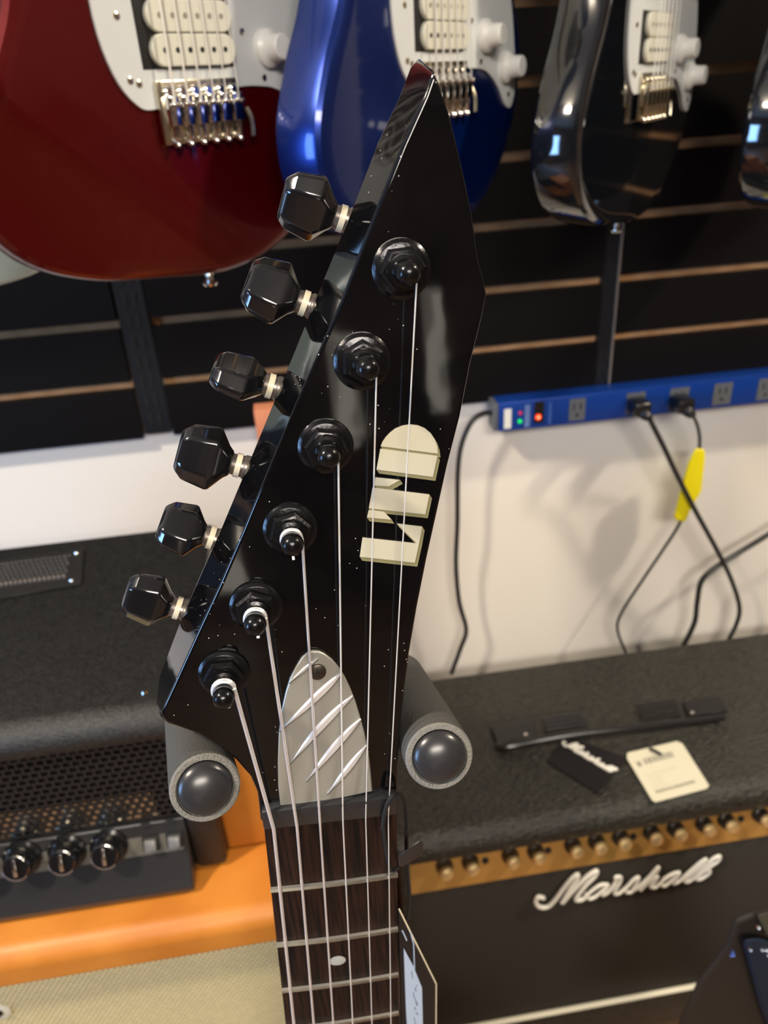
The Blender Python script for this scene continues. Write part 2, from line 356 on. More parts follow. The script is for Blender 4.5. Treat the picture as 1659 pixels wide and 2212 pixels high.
    # vibrato bridge
    q = mk(); q.box((-0.0345, -0.0052, -0.026), (0.0335, -0.0022, 0.011), bev=0.0006); br = q.build('bridge_plate', M['nickel'], e, ang=40)
    for j in range(6):
        x = -27.5+10.9*j; q = mk()
        q.box(((x-4.4)*k, -0.0115, -0.015), ((x+4.4)*k, -0.0053, 0.002), bev=0.0008)
        q.lathe([(0.0019, 0), (0.0019, 0.011), (0.0012, 0.012)], L(x, -14, 8.5), (0, 0, -1), 8)
        for dx in (-2.6, 2.6): q.lathe([(0.0014, 0), (0.0014, 0.004), (0.0006, 0.0045)], L(x+dx, -3, 10), (0, -1, 0), 8)
        q.lathe([(0.0034, 0), (0.0034, 0.003), (0.0022, 0.004)], L(x, 4.5, 4.6), (0, -1, 0), 10)
        q.lathe([(0.0026, 0), (0.0026, 0.0045), (0.001, 0.0065)], L(x, -24, 4.6), (0, -1, -0.5), 10)
        q.build('saddle', M['chrome' if body != 'ebony' else 'nickel'], br, ang=40)
    if toggle:
        q = mk(); q.tube([L(38, -8, 6), L(39, -16, 9), L(38, -26, 10)], 0.002, 8); q.build('arm_socket', M['nickel'], br)
    for j in range(6):
        x = -27.5+10.9*j; q = mk(); q.tube([L(x, -2, 12.4), L(x*0.64, 480, 12)], 0.0004+0.00008*(5-j), 6, smooth=False); q.build('string', M['steel'], e)
    q = mk(); q.lathe([(0.0055, 0), (0.003, 0.003), (0.003, 0.006), (0.0065, 0.0085), (0.005, 0.0105)], L(2, -116, -20), (0, 0, -1), 16); q.build('strap_button', M['chrome'], e)
    # neck, board and headstock (above the picture)
    q = mk(); q.prism([L(-28, 150, 5), L(28, 150, 5), L(22, 620, 5), L(-22, 620, 5)], [L(-26, 150, -1), L(26, 150, -1), L(16, 620, -16), L(-16, 620, -16)]); q.build('neck', M['maple'], e, bevel=0.003)
    q = mk(); q.prism([L(-28, 150, 9.5), L(28, 150, 9.5), L(21.5, 620, 9.5), L(-21.5, 620, 9.5)], [L(-28, 150, 5.1), L(28, 150, 5.1), L(21.5, 620, 5.1), L(-21.5, 620, 5.1)]); q.build('fretboard', M['rose'], e)
    hs = cat([V(p).to_3d() for p in ((-21, 622), (21, 622), (27, 650), (30, 720), (20, 780), (-4, 796), (-28, 770), (-38, 700), (-36, 655))], 4, True)
    q = mk(); q.prism([L(p.x, p.y, 1) for p in hs], [L(p.x, p.y, -13) for p in hs]); q.build('headstock', M[body], e, ang=40)
    return e
OR_ = atY(424, 212, 0.60); OB = atY(952, 168, 0.675); OK_ = atY(1402, 186, 0.75); 
gr = 'guitars hanging in a row on the slatwall'
strat('electric_guitar', OR_, 43, 'red', 'candy red electric guitar with white pickguard hanging at upper left', gr)
strat('electric_guitar', OB, 48, 'blue', 'metallic blue electric guitar with white pickguard hanging behind the pointed headstock', gr)
strat('electric_guitar', OK_, 47, 'ebony', 'glossy black electric guitar with white pickguard hanging above the power strip', gr)
strat('electric_guitar', atY(-122, 262, 0.64), 42, 'pale', 'pale blue guitar whose lower edge peeks out left of the red guitar', gr)
strat('electric_guitar', atY(1800, 170, 0.78), 47, 'ebony', 'black guitar at the right picture edge, only its left rim in view', gr)

# ================================================================ power strip and its cables
SYF = 0.925
t0 = atY(1066, 873, SYF); b0 = atY(1072, 934, SYF)
sx0 = b0.x; zt = t0.z; zb = b0.z; sx1 = sx0+0.62
ps = empty('power_strip', (sx0, SY-0.001, zb), 'blue metal power strip with lit switch mounted along the slatwall bottom', 'power strip')
MB().box((sx0+0.003, SYF, zb), (sx1, SY-0.001, zt), bev=0.0015).build('housing', M['stripblue'], ps, ang=40)
MB().box((sx0-0.003, SYF+0.001, zb+0.001), (sx0+0.003, SY-0.001, zt-0.001), bev=0.001).build('end_cap', M['greyplastic'], ps, ang=40)
def spx(px, py): return atY(px, py, SYF)
def patch(name, mt, parent, x0, x1, z0, z1, th=0.0008, bev=0, y=SYF):
    return MB().box((x0, y-th, z0), (x1, y-0.00005, z1), bev=bev).build(name, mt, parent, ang=40)
H_ = zt-zb
def strip_rect(name, mt, pxa, pxb, f0, f1, th=0.0008):
    xa = spx(pxa, 905).x; xb = spx(pxb, 905).x
    return patch(name, mt, ps, xa, xb, zb+H_*f0, zb+H_*f1, th)
strip_rect('brand_label', M['script'], 1089, 1104, 0.10, 0.78)
strip_rect('printed_text', mat('faded_blue_print', (0.12, 0.2, 0.42), 0.6), 1133, 1144, 0.08, 0.85)
strip_rect('printed_text', mat('fainter_blue_print', (0.03, 0.09, 0.34), 0.6), 1184, 1190, 0.1, 0.85)
def led(name, mt, px, py, r, hgt=0.002):
    c = spx(px, py); return MB().lathe([(r, 0), (r*0.9, hgt*0.6), (r*0.4, hgt)], (c.x, SYF, c.z), (0, -1, 0), 16).build(name, mt, ps)
led('red_indicator', M['ledr'], 1124, 892, 0.0024); led('green_indicator', M['ledg'], 1123, 910, 0.0028)
sw = strip_rect('rocker_switch', M['knob'], 1153, 1173, 0.18, 0.92, 0.0015)
c = spx(1162, 900); MB().lathe([(0.0042, 0), (0.0038, 0.001), (0.0022, 0.0016)], (c.x, SYF-0.0015, c.z), (0, -1, 0), 16).build('lamp', M['ledo'], sw)
MB().lathe([(0.0016, 0), (0.001, 0.0008)], (c.x, SYF-0.003, c.z), (0, -1, 0), 12).build('lamp_core', M['ledc'], sw)
for pa, pb in ((1228, 1262), (1349, 1388), (1440, 1480), (1532, 1570), (1624, 1660), (1716, 1752)):
    o = strip_rect('outlet', M['greyplastic'], pa, pb, 0.12, 0.88)
    xa, xb = spx(pa, 905).x, spx(pb, 905).x; mid = (xa+xb)/2
    q = MB()
    for dx in (-0.0045, 0.0045): q.box((mid+dx-0.0009, SYF-0.0012, zb+H_*0.5), (mid+dx+0.0009, SYF-0.0007, zb+H_*0.72))
    q.box((mid-0.0018, SYF-0.0012, zb+H_*0.26), (mid+0.0018, SYF-0.0007, zb+H_*0.36)); q.build('outlet_holes', M['dark'], o, smooth=False)
def plug(px, pts, label, name='power_cable', r=0.0036, extra=None):
    P0 = [atY(x, y, Y) for x, y, Y in pts]
    e = empty(name, P0[-1], label, 'cable', 'black power cables hanging on the white wall')
    MB().tube(P0, r, 10).build('cord', M['cable'], e)
    if px:
        a = spx(*px); q = MB()
        def tf(v): return v
        q.box((a.x-0.012, SYF-0.030, a.z-0.010), (a.x+0.012, SYF-0.0012, a.z+0.009), bev=0.004)
        q.tube([V((a.x, SYF-0.02, a.z-0.004)), V((a.x+0.006, SYF-0.03, a.z-0.010)), P0[0]], lambda t: 0.0095-0.0048*t, 12)
        q.build('plug', M['knob'], e, ang=45)
    return e
plug((1370, 868), [(1403, 905, 0.893), (1432, 962, 0.90), (1462, 1025, 0.90), (1503, 1105, 0.90), (1547, 1185, 0.905), (1578, 1248, 0.91), (1597, 1310, 0.925), (1590, 1350, 0.935), (1566, 1395, 0.94)],
     'black cable from the strip crossing in front of the yellow taped cable')
e = plug((1462, 862), [(1495, 892, 0.893), (1508, 925, 0.905), (1511, 965, 0.915), (1500, 1040, 0.92), (1470, 1126, 0.925), (1432, 1188, 0.925), (1390, 1250, 0.925), (1342, 1325, 0.925), (1334, 1362, 0.93), (1352, 1410, 0.935)],
     'thin black cable carrying a yellow tape flag below the power strip', r=0.0024)
tp = [(1501, 968), (1522, 970), (1523, 990), (1515, 1062), (1497, 1090), (1480, 1128), (1458, 1124), (1456, 1112), (1472, 1050), (1486, 1000)]
MB().prism([atY(x, y, 0.905) for x, y in tp], [atY(x, y, 0.928) for x, y in tp]).build('tape_flag', M['yellow'], e, ang=30, bevel=0.003)
plug(None, [(1720, 1115, 0.93), (1659, 1155, 0.925), (1602, 1190, 0.92), (1545, 1226, 0.92), (1515, 1256, 0.92), (1506, 1300, 0.925), (1500, 1345, 0.93), (1476, 1395, 0.935)],
     'black cable entering from the right picture edge and curving down behind the amplifier', r=0.0042)
plug(None, [(1068, 893, 0.942), (1044, 893, 0.935), (1018, 912, 0.93), (997, 960, 0.93), (989, 1020, 0.93), (988, 1130, 0.93), (985, 1220, 0.935), (992, 1300, 0.935), (1007, 1360, 0.935), (995, 1400, 0.935), (975, 1455, 0.935)],
     'black cable hanging from the left end of the power strip beside the headstock', r=0.0036)

# ================================================================ right amplifier (black, gold panel)
AZ = CZ-0.80
ax0, ax1, ayf, ayb = 0.055, 0.86, 0.605, 0.90
am = empty('guitar_amplifier', ((ax0+ax1)/2, (ayf+ayb)/2, 0.055), 'black vinyl combo amplifier with gold control panel and white script', 'amplifier')
# cabinet shell: profile in y-z swept along x
azb = atY(1300, 2212, 0.62).z-0.05
top_r = 0.026
prof = [(ayb, 0.06), (ayb, AZ-0.012), (ayb-0.012, AZ)]
for j in range(9):
    a = math.pi/2*j/8; prof.append((ayf+top_r-top_r*math.sin(a)-0.0, AZ-top_r+top_r*math.cos(a)))
pz0 = atY(1250, 1797, ayf+0.004).z; pz1 = atY(1250, 1858, ayf+0.02).z
prof += [(ayf+0.001, AZ-0.034), (ayf+0.010, AZ-0.040), (ayf+0.032, AZ-0.040), (ayf+0.032, 0.06)]
q = MB(); q.prism([V((ax0, y, z)) for y, z in prof], [V((ax1, y, z)) for y, z in prof]); q.build('cabinet', M['tolex'], am, ang=40)
# side cheeks closing the front at both ends
for xa, xb in ((ax0-0.001, ax0+0.012), (ax1-0.012, ax1+0.001)):
    MB().box((xa, ayf+0.0005, 0.06), (xb, ayf+0.033, AZ-0.032), bev=0.002).build('side_cheek', M['tolex'], am, ang=40)
GZT = AZ-0.040; gy0 = ayf+0.026; gy1 = ayf+0.006; GZB = AZ-0.098
q = MB(); q.prism([V((ax0+0.012, gy0, GZT)), V((ax1-0.012, gy0, GZT)), V((ax1-0.012, gy1, GZB)), V((ax0+0.012, gy1, GZB))],
                  [V((ax0+0.012, gy0+0.006, GZT)), V((ax1-0.012, gy0+0.006, GZT)), V((ax1-0.012, gy0+0.006, GZB)), V((ax0+0.012, gy0+0.006, GZB))]); gp = q.build('control_panel', M['gold'], am, smooth=False)
pn = V((0, -(GZT-GZB), gy0-gy1)).normalized(); pn = V((0, -abs(pn.y), abs(pn.z)))
pn = V((0, -(GZT-GZB), (gy0-gy1))).normalized()
P0 = V((0, (gy0+gy1)/2, (GZT+GZB)/2))
for x, y in ((958, 1868), (1014, 1862), (1100, 1846), (1155, 1838), (1235, 1826), (1286, 1818), (1338, 1811), (1405, 1804), (1457, 1795), (1518, 1784), (1566, 1780), (1640, 1764), (1695, 1755)):
    c = onplane(x, y-12, P0, pn); c = V((c.x, P0.y, P0.z))+V((0, 0, 0.003))
    k = MB().lathe([(0.0112, 0), (0.0108, 0.004), (0.0094, 0.005), (0.0090, 0.015)], c+pn*0.0003, pn, 20).build('panel_knob', M['knob'], am)
    MB().lathe([(0.0088, 0), (0.0088, 0.0015), (0.0070, 0.0045), (0.0035, 0.0056)], c+pn*0.0155, pn, 20).build('knob_cap', M['goldcap'], k)
for x, y in ((1047, 1852), (1183, 1832), (1367, 1806), (1600, 1766)):
    c = onplane(x, y-6, P0, pn); c = V((c.x, P0.y, P0.z))
    MB().lathe([(0.0045, 0), (0.0045, 0.001), (0.0028, 0.0011), (0.0028, 0.0014)], c, pn, 14).build('input_jack', M['dark'], am)
gfy = ayf+0.006
pipz = atY(1275, 2170, gfy).z
xe = atY(1508, 2135, gfy).x
MB().box((ax0+0.012, gfy+0.002, pipz+0.004), (ax1-0.012, ayf+0.034, GZB-0.002), bev=0.002).build('grille_cloth', M['blackcloth'], am, ang=40)
MB().tube([V((ax0+0.012, gfy-0.001, pipz)), V((xe, gfy-0.001, pipz))], 0.0042, 10, smooth=False).build('piping', M['piping'], am)
MB().box((ax0+0.012, gfy-0.003, 0.062), (ax1-0.012, ayf+0.034, pipz-0.004), bev=0.003).build('lower_rail', M['tolex'], am, ang=40)
for x in (ax0+0.06, ax1-0.06):
    for y in (ayf+0.07, ayb-0.05): MB().lathe([(0.018, 0), (0.018, 0.05), (0.022, 0.061)], (x, y, 0), (0, 0, 1), 16).build('foot', M['knob'], am)
# white script, traced as strokes
SCR = [[(130, 415), (85, 405), (65, 445), (95, 485), (160, 485), (220, 430), (300, 320), (360, 250), (405, 222), (400, 262), (350, 330), (280, 452)],
       [(280, 452), (370, 350), (480, 240), (558, 192), (545, 235), (470, 310), (402, 400), (398, 430), (450, 420), (485, 380)],
       [(655, 305), (600, 305), (540, 340), (490, 385), (500, 420), (550, 402), (600, 360), (655, 312), (622, 360), (612, 390), (660, 360), (695, 320)],
       [(695, 320), (722, 272), (716, 245), (755, 243), (752, 285), (718, 340), (710, 380), (745, 375)],
       [(745, 375), (810, 322), (860, 268), (902, 245), (892, 285), (870, 325), (840, 365), (798, 365)],
       [(850, 355), (905, 320), (985, 250), (1062, 165), (1040, 210), (965, 290), (915, 348)],
       [(915, 348), (980, 285), (1052, 238), (1040, 272), (1002, 320), (1040, 325), (1080, 292)],
       [(1240, 205), (1190, 215), (1120, 255), (1086, 297), (1112, 315), (1160, 282), (1236, 212), (1198, 268), (1190, 296), (1240, 272)],
       [(1240, 272), (1320, 200), (1400, 130), (1452, 98), (1432, 135), (1352, 200), (1282, 270), (1302, 282), (1340, 260)],
       [(1340, 260), (1430, 170), (1510, 95), (1562, 73), (1550, 110), (1480, 160), (1400, 225), (1375, 262), (1420, 252), (1475, 212), (1480, 190)]]
q = MB()
for s in SCR:
    pts = [atY(1140+x*0.2652, 1830+y*0.2652, gfy-0.004) for x, y in s]
    q.tube(pts, 0.0031 if len(s) > 9 and s[0][0] < 300 else 0.0025, 8)
q.build('script_letters', M['script'], am, ang=60)
# strap handle on the top
def tz(px, py, h=0.0): return atZ(px, py, AZ+h)
hd = MB().tube([tz(1072, 1612, 0.004), tz(1100, 1612, 0.008), tz(1160, 1600, 0.010), tz(1240, 1586, 0.014), tz(1330, 1576, 0.015), tz(1400, 1567, 0.014), tz(1470, 1560, 0.011), tz(1535, 1553, 0.008), tz(1562, 1550, 0.004)], 0.0048, 10, up=V((0, 0, 1))).build('handle', M['knob'], am)
for a in ([(1060, 1568), (1150, 1552), (1162, 1590), (1075, 1608)], [(1475, 1515), (1555, 1502), (1575, 1535), (1490, 1548)]):
    q = MB(); q.prism([tz(x, y, 0.006) for x, y in a], [tz(x, y, 0.0005) for x, y in a]); q.build('handle_plate', M['knob'], am, ang=40, bevel=0.0015)
for a, b in (((1172, 1552), (1260, 1540)), ((1375, 1524), (1462, 1510))):
    q = MB()
    for j in range(5):
        q.tube([tz(a[0]+3*j, a[1]+8*j, 0.004), tz(b[0]+3*j, b[1]+8*j, 0.004)], 0.0016, 6, smooth=False)
    q.build('ribbed_grip', M['knob'], am)
for c in ((1136, 1587), (1496, 1540)):
    MB().lathe([(0.003, 0), (0.002, 0.0015)], tz(*c, 0.006), (0, 0, 1), 12).build('handle_screw', M['chrome'], am)
# two swing tags lying on the amplifier
q = MB(); a = [(1180, 1644), (1222, 1590), (1356, 1636), (1292, 1714)]
bt = empty('price_tag', tz(1260, 1660, 0.001), 'black diamond shaped tag with white script lying on the amplifier top', 'tag')
q.prism([tz(x, y, 0.0022) for x, y in a], [tz(x, y, 0.0006) for x, y in a]); q.build('card', M['card'], bt, ang=40, bevel=0.0003)
q = MB()
def scrmap(x, y):                                    # script box -> tag
    u = (x-60)/1500.0; v = (y-(485-u*250))/330.0
    p0 = V((1214, 1606)); p1 = V((1326, 1672)); d = p1-p0; n = V((-d.y, d.x)).normalized()
    w = p0+d*u+n*(v*26.0)
    return w
for s in SCR:
    pts = []
    for x, y in s:
        w = scrmap(x, y); pts.append(tz(w.x, w.y, 0.0028))
    q.tube(pts, 0.0016, 6)
q.build('script_letters', M['script'], bt, ang=60)
wt = empty('price_tag', tz(1440, 1670, 0.001), 'ivory printed tag lying on the amplifier top right of the black tag', 'tag')
a = [(1355, 1626), (1462, 1601), (1474, 1606), (1532, 1697), (1526, 1704), (1416, 1733), (1408, 1728), (1354, 1638)]
q = MB(); q.prism([tz(x, y, 0.0030) for x, y in a], [tz(x, y, 0.0006) for x, y in a]); q.build('card', M['paper'], wt, ang=40, bevel=0.0003)
def tp2(u, v): 
    A0, A1, A2, A3 = V((1355, 1632)), V((1468, 1602)), V((1531, 1699)), V((1412, 1732))
    w = (A0*(1-u)+A1*u)*(1-v)+(A3*(1-u)+A2*u)*v; return tz(w.x, w.y, 0.0031)
def tagrect(q, u0, v0, u1, v1):
    q.prism([tp2(u, v)+V((0, 0, 0.0002)) for u, v in ((u0, v0), (u1, v0), (u1, v1), (u0, v1))], [tp2(u, v) for u, v in ((u0, v0), (u1, v0), (u1, v1), (u0, v1))])
q = MB(); x = 0.22
for w in (0.05, 0.03, 0.06, 0.04, 0.05, 0.03, 0.05, 0.06, 0.03, 0.05, 0.04): tagrect(q, x, 0.14, x+w*0.7, 0.26); x += w+0.006
tagrect(q, 0.08, 0.17, 0.15, 0.27); q.build('printed_heading', M['print'], wt, smooth=False)
q = MB()
for v, a0, b0 in ((0.46, 0.12, 0.70), (0.53, 0.12, 0.40), (0.60, 0.12, 0.34), (0.67, 0.12, 0.36), (0.74, 0.12, 0.40)):
    x = a0
    while x < b0: w = random.uniform(0.015, 0.04); tagrect(q, x, v, min(x+w, b0), v+0.016); x += w+0.012
q.build('printed_lines', mat('pale_print', (0.5, 0.48, 0.4), 0.7), wt, smooth=False)
q = MB(); x = 0.12
while x < 0.8: w = random.uniform(0.008, 0.03); tagrect(q, x, 0.80, x+w, 0.86); x += w+0.012
q.build('printed_code', M['print'], wt, smooth=False)
q = MB(); q.tube([tp2(0.44, 0.0)+V((0, 0, 0.001)), tp2(0.47, 0.09)+V((0, 0, 0.004)), tp2(0.56, 0.16)+V((0, 0, 0.001))], 0.0022, 8); q.build('tie', M['cord'], wt)

# ================================================================ orange cabinet, black head, orange box
CT = CZ-0.585
cx1 = 0.02; cx0 = cx1-0.77; cyf, cyb = 0.40, 0.765
oc = empty('speaker_cabinet', ((cx0+cx1)/2, (cyf+cyb)/2, 0), 'orange vinyl speaker cabinet with beige woven grille carrying the black amplifier head', 'speaker cabinet')
th = 0.020
q = MB()
pr = [(cyb, 0.05), (cyb, CT-0.006), (cyb-0.006, CT)]
for j in range(9):
    a = math.pi/2*j/8; pr.append((cyf+0.016-0.016*math.sin(a), CT-0.016+0.016*math.cos(a)))
pr += [(cyf, CT-0.0335), (cyf+0.012, CT-0.0345), (cyf+0.030, CT-0.0345), (cyf+0.030, 0.05)]
q.prism([V((cx0, y, z)) for y, z in pr], [V((cx1, y, z)) for y, z in pr]); q.build('cabinet', M['orange'], oc, ang=40)
for xa, xb in ((cx0-0.0005, cx0+0.02), (cx1-0.02, cx1+0.0005)):
    MB().box((xa, cyf+0.0005, 0.05), (xb, cyf+0.032, CT-0.030), bev=0.004).build('side_rail', M['orange'], oc, ang=40)
MB().box((cx0+0.02, cyf+0.022, 0.07), (cx1-0.02, cyf+0.0305, CT-0.0345)).build('grille_cloth', M['cloth'], oc, smooth=False)
MB().box((cx0+0.02, cyf+0.003, 0.05), (cx1-0.02, cyf+0.02, 0.085), bev=0.003).build('lower_rail', M['orange'], oc, ang=40)
# crest badge seen at the lower left edge
bc = atY(0, 2183, cyf+0.022)
q = MB(); q.lathe([(0.0115, 0), (0.0112, 0.0012), (0.009, 0.002)], V((bc.x-0.001, cyf+0.0219, bc.z)), (0, -1, 0), 7); bd = q.build('badge', M['piping'], oc)
MB().lathe([(0.0055, 0), (0.004, 0.002)], V((bc.x-0.002, cyf+0.0198, bc.z)), (0, -1, 0), 12).build('badge_centre', M['screw'], bd)
for x in (cx0+0.06, cx1-0.06):
    for y in (cyf+0.06, cyb-0.06): MB().lathe([(0.022, 0), (0.022, 0.05), (0.026, 0.052)], (x, y, 0), (0, 0, 1), 16).build('foot', M['knob'], oc)
# head
HT = CZ-0.40; hyf, hyb = 0.452, 0.742; hx1 = -0.108; hx0 = hx1-0.50
hdm = empty('amplifier_head', ((hx0+hx1)/2, (hyf+hyb)/2, CT), 'black vinyl amplifier head with mesh grille standing on the orange cabinet', 'amplifier head')
gz0 = HT-0.028; gz1 = atY(200, 1795, hyf+0.004).z
R_ = 0.02
pr = [(hyb, CT+0.006), (hyb, HT-0.01), (hyb-0.01, HT)]
for j in range(9):
    a = math.pi/2*j/8; pr.append((hyf-0.004+R_-R_*math.sin(a), HT-R_+R_*math.cos(a)))
pr += [(hyf-0.002, HT-0.026), (hyf+0.012, HT-0.03), (hyf+0.012, CT+0.006)]
q = MB(); q.prism([V((hx0, y, z)) for y, z in pr], [V((hx1, y, z)) for y, z in pr]); q.build('cabinet', M['vinyl'], hdm, ang=40)
for xa, xb in ((hx0-0.0005, hx0+0.013), (hx1-0.0255, hx1+0.0005)):
    MB().box((xa, hyf-0.0005, CT+0.004), (xb, hyf+0.014, HT-0.024), bev=0.004).build('side_cheek', M['vinyl'], hdm, ang=40)
# perforated metal mesh: real holes
q = MB(); z = gz0-0.002; row = 0; hx, hz = 0.0072, 0.0062
mx0, mx1 = hx0+0.013, hx1-0.026
vs = {}
q2 = MB(); nrows = int((gz0-gz1)/hz)
for rrow in range(nrows+1):
    zz = gz0-rrow*hz
    q2.tube([V((mx0, hyf+0.004, zz)), V((mx1, hyf+0.004, zz))], 0.0011, 4, smooth=False)
nx = int((mx1-mx0)/hx)
for r_ in range(nrows):
    for i in range(nx+1):
        x = mx0+(i+0.5*(r_ % 2))*hx
        if x > mx1 or x < -0.34: continue
        q2.tube([V((x, hyf+0.0042, gz0-r_*hz)), V((x, hyf+0.0042, gz0-(r_+1)*hz))], 0.0014, 4, smooth=False)
q2.build('mesh_grille', M['knob'], hdm, smooth=False)
MB().box((mx0, hyf+0.0105, gz1), (mx1, hyf+0.0115, gz0)).build('grille_cavity', M['dark'], hdm, smooth=False)
# nickel plate added to imitate light reflected off the lower mesh
MB().box((-0.30, hyf+0.0068, gz1+0.002), (-0.155, hyf+0.0085, gz1+0.030)).build('mesh_highlight_plate', M['nickel'], hdm, smooth=False)
# control panel, sloping forward
pa = V((0, hyf+0.003, gz1+0.001)); pb = V((0, hyf-0.012, CT+0.010))
cp = MB(); xs0, xs1 = hx0+0.010, hx1-0.026
cp.prism([V((xs0, pa.y, pa.z)), V((xs0, pa.y-0.004, pa.z-0.010)), V((xs0, pb.y-0.001, CT+0.024)), V((xs0, pb.y-0.010, CT+0.010)), V((xs0, pb.y-0.009, CT+0.004)), V((xs0, hyf+0.012, CT+0.004)), V((xs0, hyf+0.012, pa.z))],
         [V((xs1, pa.y, pa.z)), V((xs1, pa.y-0.004, pa.z-0.010)), V((xs1, pb.y-0.001, CT+0.024)), V((xs1, pb.y-0.010, CT+0.010)), V((xs1, pb.y-0.009, CT+0.004)), V((xs1, hyf+0.012, CT+0.004)), V((xs1, hyf+0.012, pa.z))])
cpo = cp.build('control_panel', M['blackpanel'], hdm, ang=30, bevel=0.0012)
cn = V((0, -0.94, 0.33)).normalized()
fa = V((0, pa.y-0.004, pa.z-0.010)); fb_ = V((0, pb.y-0.001, CT+0.024)); fd = (fb_-fa); fn = V((0, fd.z, -fd.y)).normalized()
if fn.y > 0: fn = -fn
cn = fn
q = MB(); c1_ = fa+fd*0.02; c2_ = fa+fd*0.50
q.prism([V((xs0+0.004, c1_.y, c1_.z))+fn*0.0006, V((xs1-0.004, c1_.y, c1_.z))+fn*0.0006, V((xs1-0.004, c2_.y, c2_.z))+fn*0.0006, V((xs0+0.004, c2_.y, c2_.z))+fn*0.0006],
        [V((xs0+0.004, c1_.y, c1_.z)), V((xs1-0.004, c1_.y, c1_.z)), V((xs1-0.004, c2_.y, c2_.z)), V((xs0+0.004, c2_.y, c2_.z))]); q.build('legend_strip', M['greypanel'], cpo, smooth=False)
def cpt(px, py): return onplane(px, py, fa+fn*0.0006, cn)
for (x, y) in ((-45, 1868), (49, 1852), (146, 1840), (236, 1828)):
    c = cpt(x, y)
    k = MB().lathe([(0.0155, 0), (0.0155, 0.002), (0.0125, 0.003), (0.0115, 0.014), (0.0095, 0.0165)], c, cn, 20).build('control_knob', M['plastic'], hdm)
    q = MB(); q.box((-0.0015, -0.006, 0), (0.0015, 0.008, 0.002), f=lambda v, c=c: c+cn*(0.0164+v.z)+V((1, 0, 0))*v.x+V((0, 0.33, 0.94))*v.y, bev=0.0004); q.build('pointer', M['chrome'], k)
    MB().tube([c+cn*0.0155+V((math.cos(a/8*math.pi)*0.0103, 0, 0))+V((0, 0.33, 0.94))*math.sin(a/8*math.pi)*0.0103 for a in range(2, 15)], 0.0006, 6).build('rim', M['chrome'], k)
for (x, y) in ((327, 1820), (378, 1812)):
    c = cpt(x, y); s = MB(); s.box((-0.0068, -0.0068, -0.001), (0.0068, 0.0068, 0.002), f=lambda v, c=c: c+cn*v.z+V((1, 0, 0))*v.x+V((0, 0.33, 0.94))*v.y, bev=0.0006); r1 = s.build('switch_frame', M['dark'], hdm, ang=40)
    s = MB(); s.box((-0.0046, -0.0045, 0), (0.0046, 0.0045, 0.0048), f=lambda v, c=c: c+cn*(v.z+0.0015-v.y*0.25)+V((1, 0, 0))*v.x+V((0, 0.33, 0.94))*v.y, bev=0.0008); s.build('rocker', mat('grey_rocker', (0.12, 0.12, 0.12), 0.4), r1, ang=40)
for (x, y) in ((314, 1781), (367, 1775)):
    c = cpt(x, y); s = MB(); s.box((-0.0035, -0.0018, 0), (0.0035, 0.0018, 0.0015), f=lambda v, c=c: c+cn*v.z+V((1, 0, 0))*v.x+V((0, 0.33, 0.94))*v.y); s.build('indicator_window', M['dark'], hdm, smooth=False)
# vent on top of the head
def hz_(px, py, h=0.0): return atZ(px, py, HT+h)
a = [(182, 1184), (176, 1262), (-160, 1322), (-150, 1232)]
vt = MB(); vt.prism([hz_(x, y, 0.0022) for x, y in a], [hz_(x, y, 0.0004) for x, y in a]); vt = vt.build('top_vent', M['blackpanel'], hdm, ang=40, bevel=0.0006)
q = MB()
def vp(u, v):
    w = (V((150, 1199))*(1-u)+V((-160, 1238))*u)*(1-v)+(V((142, 1244))*(1-u)+V((-168, 1284))*u)*v; return w
for r_ in range(6):
    for i in range(30):
        w = vp((i+0.5*(r_ % 2))/30, r_/5*0.92+0.02); c = hz_(w.x, w.y, 0.0022)
        q.lathe([(0.0024, 0), (0.0021, 0.0010), (0.0008, 0.0016)], c, (0, 0, 1), 8)
q.build('vent_mesh', M['blackpanel'], vt, ang=50)
q = MB()
for i in range(19):
    w = vp(i/30+0.01, 1.0); q.lathe([(0.0024, 0), (0.002, 0.0016), (0.0008, 0.0024)], hz_(w.x, w.y, 0.0022), (0, 0, 1), 10)
q.build('vent_edge_row', M['collar'], vt)
for c in ((166, 1194), (155, 1253)): MB().lathe([(0.0028, 0), (0.002, 0.0016)], hz_(*c, 0.0022), (0, 0, 1), 12).build('vent_screw', M['chrome'], vt)
MB().lathe([(0.0024, 0), (0.0016, 0.0015)], hz_(312, 1496, 0.0003), (0, 0, 1), 12).build('corner_stud', M['chrome'], hdm)
# orange box behind
bx = atY(478, 1780, 0.472).x
ob = empty('orange_box', (bx+0.07, 0.53, CT), 'smooth orange box standing on the orange cabinet behind the guitar neck', 'amplifier')
MB().box((bx, 0.468, CT+0.0005), (bx+0.150, 0.60, CT+0.205), bev=0.006, seg=3).build('shell', M['orange'], ob, ang=40)

# ================================================================ main guitar
O0 = V((-0.0054, 0.1677, CZ-0.2032))
ex = V((0.9987, -0.0066, -0.0503)).normalized(); ed = V((-0.0498, 0.062, -0.9968)); ed = (ed-ex*ed.dot(ex)).normalized()
en = V((0.0097, 0.9981, 0.0615)); en = (en-ex*en.dot(ex)-ed*en.dot(ed)).normalized()
al = math.radians(13)
eh = -ed*math.cos(al)+en*math.sin(al); nh = en*math.cos(al)+ed*math.sin(al)
def Gp(x, d, n): return O0+ex*x*0.001+ed*d*0.001+en*n*0.001
HO = O0+en*0.0028-ed*0.001                                  # headstock face plane starts a little below the strings
def Hp(x, h, n): return HO+ex*x*0.001+eh*h*0.001+nh*n*0.001
def hpx(px, py, n=0): return onplane(px, py, HO+nh*n*0.001, nh)
gt = empty('electric_guitar', O0, 'black pointed headstock electric guitar in front, with silver truss rod cover and cream logo', 'guitar')
